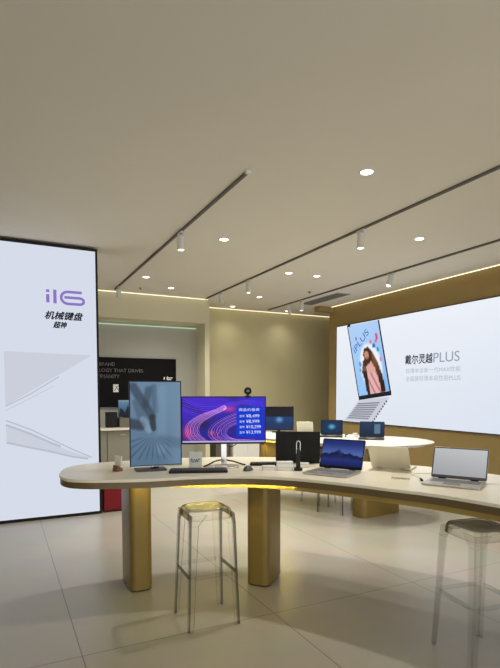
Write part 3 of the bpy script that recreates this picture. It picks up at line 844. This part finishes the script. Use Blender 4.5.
def small_box(label, loc, yaw, w, d, h, group='small white boxes on the front table'):
    t = thing('white_box', label, 'box', loc, yaw, group)
    obj('body', prism(bmesh.new(), rrect(w, d, .008, 4), 0, h * .62), M['white'], t, bevel=.002)
    obj('lid', prism(bmesh.new(), rrect(w + .002, d + .002, .009, 4), h * .66, h), M['white'], t, bevel=.002)
    obj('seam', prism(bmesh.new(), rrect(w - .004, d - .004, .007, 4), h * .60, h * .68), M['rubber'], t)
small_box('small white box just right of the dark mouse', (1.815, 3.345, .90), math.radians(-25), .095, .05, .034)
small_box('lower white box of the stack of two before the black laptop', (1.925, 3.285, .90), math.radians(-25), .125, .055, .034)
small_box('upper white box of the stack of two before the black laptop', (1.925, 3.29, .934), math.radians(-25), .125, .05, .032)
small_box('flat white box between the black stand and the blue laptop', (2.12, 3.345, .90), math.radians(-30), .10, .05, .036)
small_box('white charger box between the two small screens on the white table', (4.11, 5.22, .90), math.radians(-25), .055, .05, .055, 'small white things on the white table')
t = thing('charging_puck', 'low white puck with a dark cable end beside the white charger box', 'charger', (4.03, 5.27, .90))
obj('disc', lathe(bmesh.new(), [(.035, 0), (.038, .01), (.035, .022)], 24), M['white'], t, smooth=40)
bm = bmesh.new(); tube(bm, spline([(.02, .02, .026), (-.01, .03, .034), (-.04, .0, .03), (-.05, -.02, .008)], False, 4), .006, 6); obj('cable', bm, M['black'], t, smooth=40)

# black stand with a bright loop
t = thing('headset_stand', 'slim black stand with a bright metal loop, before the black laptop', 'stand', (2.00, 3.215, .90), math.radians(-26))
obj('foot', prism(bmesh.new(), rrect(.062, .06, .02, 5), 0, .022), M['black'], t, bevel=.003)
obj('column', prism(bmesh.new(), [(x, y + .004) for x, y in rrect(.032, .022, .008, 4)], .022, .165), M['black'], t, bevel=.004)
bm = bmesh.new(); tube(bm, [(-.014, 0, .13)] + [(.014 * math.cos(math.radians(a)) * 1, 0, .205 + .020 * math.sin(math.radians(a))) for a in range(180, -1, -20)] + [(.014, 0, .15)], .0045, 8)
obj('loop', bm, M['chrome'], t, smooth=50)
# brand block of clear acrylic
t = thing('acrylic_block', 'frosted square block with a dark signature, between the two monitors', 'block', (1.345, 3.665, .90), math.radians(-24))
obj('block', B(-.05, .05, -.022, .022, .0, .128), mat('frosted_acrylic', rgb(205, 208, 202), .3, noise=.05, scale=20), t, bevel=.006)
bm = bmesh.new(); stroke(bm, spline([(-.036, .052), (-.028, .080), (-.022, .056), (-.008, .074), (0, .055), (.010, .076), (.014, .054), (.026, .078), (.036, .070)], False, 5), .005, -.024, .003)
stroke(bm, [(-.034, .046), (.03, .058)], .003, -.024, .003)
obj('signature', bm, M['scribble'], t)
# card holder on the left
t = thing('card_holder', 'small wooden block holding an upright clear card at the left end of the table', 'card holder', (.775, 3.80, .90), math.radians(20))
obj('block', prism(bmesh.new(), [(-.028, 0), (.028, 0), (.022, .028), (-.020, .046)], -.03, .03, XZ), M['wood'], t, bevel=.002)
obj('card', box(bmesh.new(), -.003, .003, -.045, .045, .03, .115, Matrix.Rotation(.08, 4, 'Y')), M['white'], t)
# clear sign and cable on the right
t = thing('acrylic_sign', 'low clear acrylic price stand lying beside the rightmost laptop', 'sign', (2.44, 2.60, .90), math.radians(-50))
obj('foot', B(-.06, .06, -.03, .03, 0, .004), M['acrylic'], t)
obj('face', box(bmesh.new(), -.06, .06, .0, .004, .0, .04, Matrix.Translation((0, 0, .004)) @ Matrix.Rotation(-.4, 4, 'X')), M['acrylic'], t)
bm = bmesh.new(); tube(bm, spline([(2.84, 2.70, .905), (2.80, 2.66, .904), (2.72, 2.69, .904), (2.62, 2.70, .904), (2.60, 2.63, .904), (2.57, 2.54, .905), (2.53, 2.50, .906)], False, 6), .0028, 6)
c = obj('charging_cable', bm, M['white'], None, smooth=50); tag(c, 'thin white cable curling between the pale silver laptop and the rightmost one', 'cable')
pl = obj('plug', tube(bmesh.new(), [(2.535, 2.51, .907), (2.50, 2.465, .907)], (.006, .010), 8), M['black'], c, smooth=50)

# low cabinets at the foot of the cream back wall
t = thing('low_cabinet', 'low white cabinet at the foot of the cream back wall', 'cabinet', (4.54, 9.46, 0))
obj('body', B(-.33, .33, -.18, .18, .04, .47), M['whitepaint'], t, bevel=.004)
obj('door', B(-.325, -.005, -.195, -.18, .05, .46), M['whitepaint'], t); obj('door', B(.005, .325, -.195, -.18, .05, .46), M['whitepaint'], t)
obj('plinth', B(-.31, .31, -.16, .18, 0, .04), M['softblack'], t)
t = thing('low_cabinet', 'dark grey cabinet at the foot of the cream wall, next to the white one', 'cabinet', (3.98, 9.46, 0))
obj('body', B(-.14, .14, -.16, .16, .04, .56), M['greybox'], t, bevel=.004)
obj('door', B(-.135, .135, -.172, -.16, .05, .55), M['greybox'], t)
obj('plinth', B(-.13, .13, -.15, .16, 0, .04), M['softblack'], t)

# ------------------------------------------------------------------ camera, world
cam = bpy.data.cameras.new('camera'); co = bpy.data.objects.new('camera', cam); C.objects.link(co)
co.location = (0, 0, 1.5)
co.rotation_euler = (PI / 2 - math.atan(31 / 503), 0, -math.atan2(251, 503.9))
cam.sensor_fit = 'HORIZONTAL'; cam.sensor_width = 36; cam.lens = 36 * 503 / 500
cam.shift_x = (250 - 251) / 500; cam.shift_y = (422 - 334) / 500
cam.clip_start = .05
scn.camera = co
w = bpy.data.worlds.new('mall_daylight'); scn.world = w; w.use_nodes = True
bg = w.node_tree.nodes['Background']; bg.inputs[0].default_value = (.97, .985, 1, 1); bg.inputs[1].default_value = 2.0
scn.cycles.transparent_max_bounces = 48; scn.cycles.max_bounces = 12
scn.view_settings.view_transform = 'Standard'; scn.view_settings.look = 'None'
scn.view_settings.gamma = 1; scn.view_settings.use_curve_mapping = False
scn.view_settings.exposure = 0.0
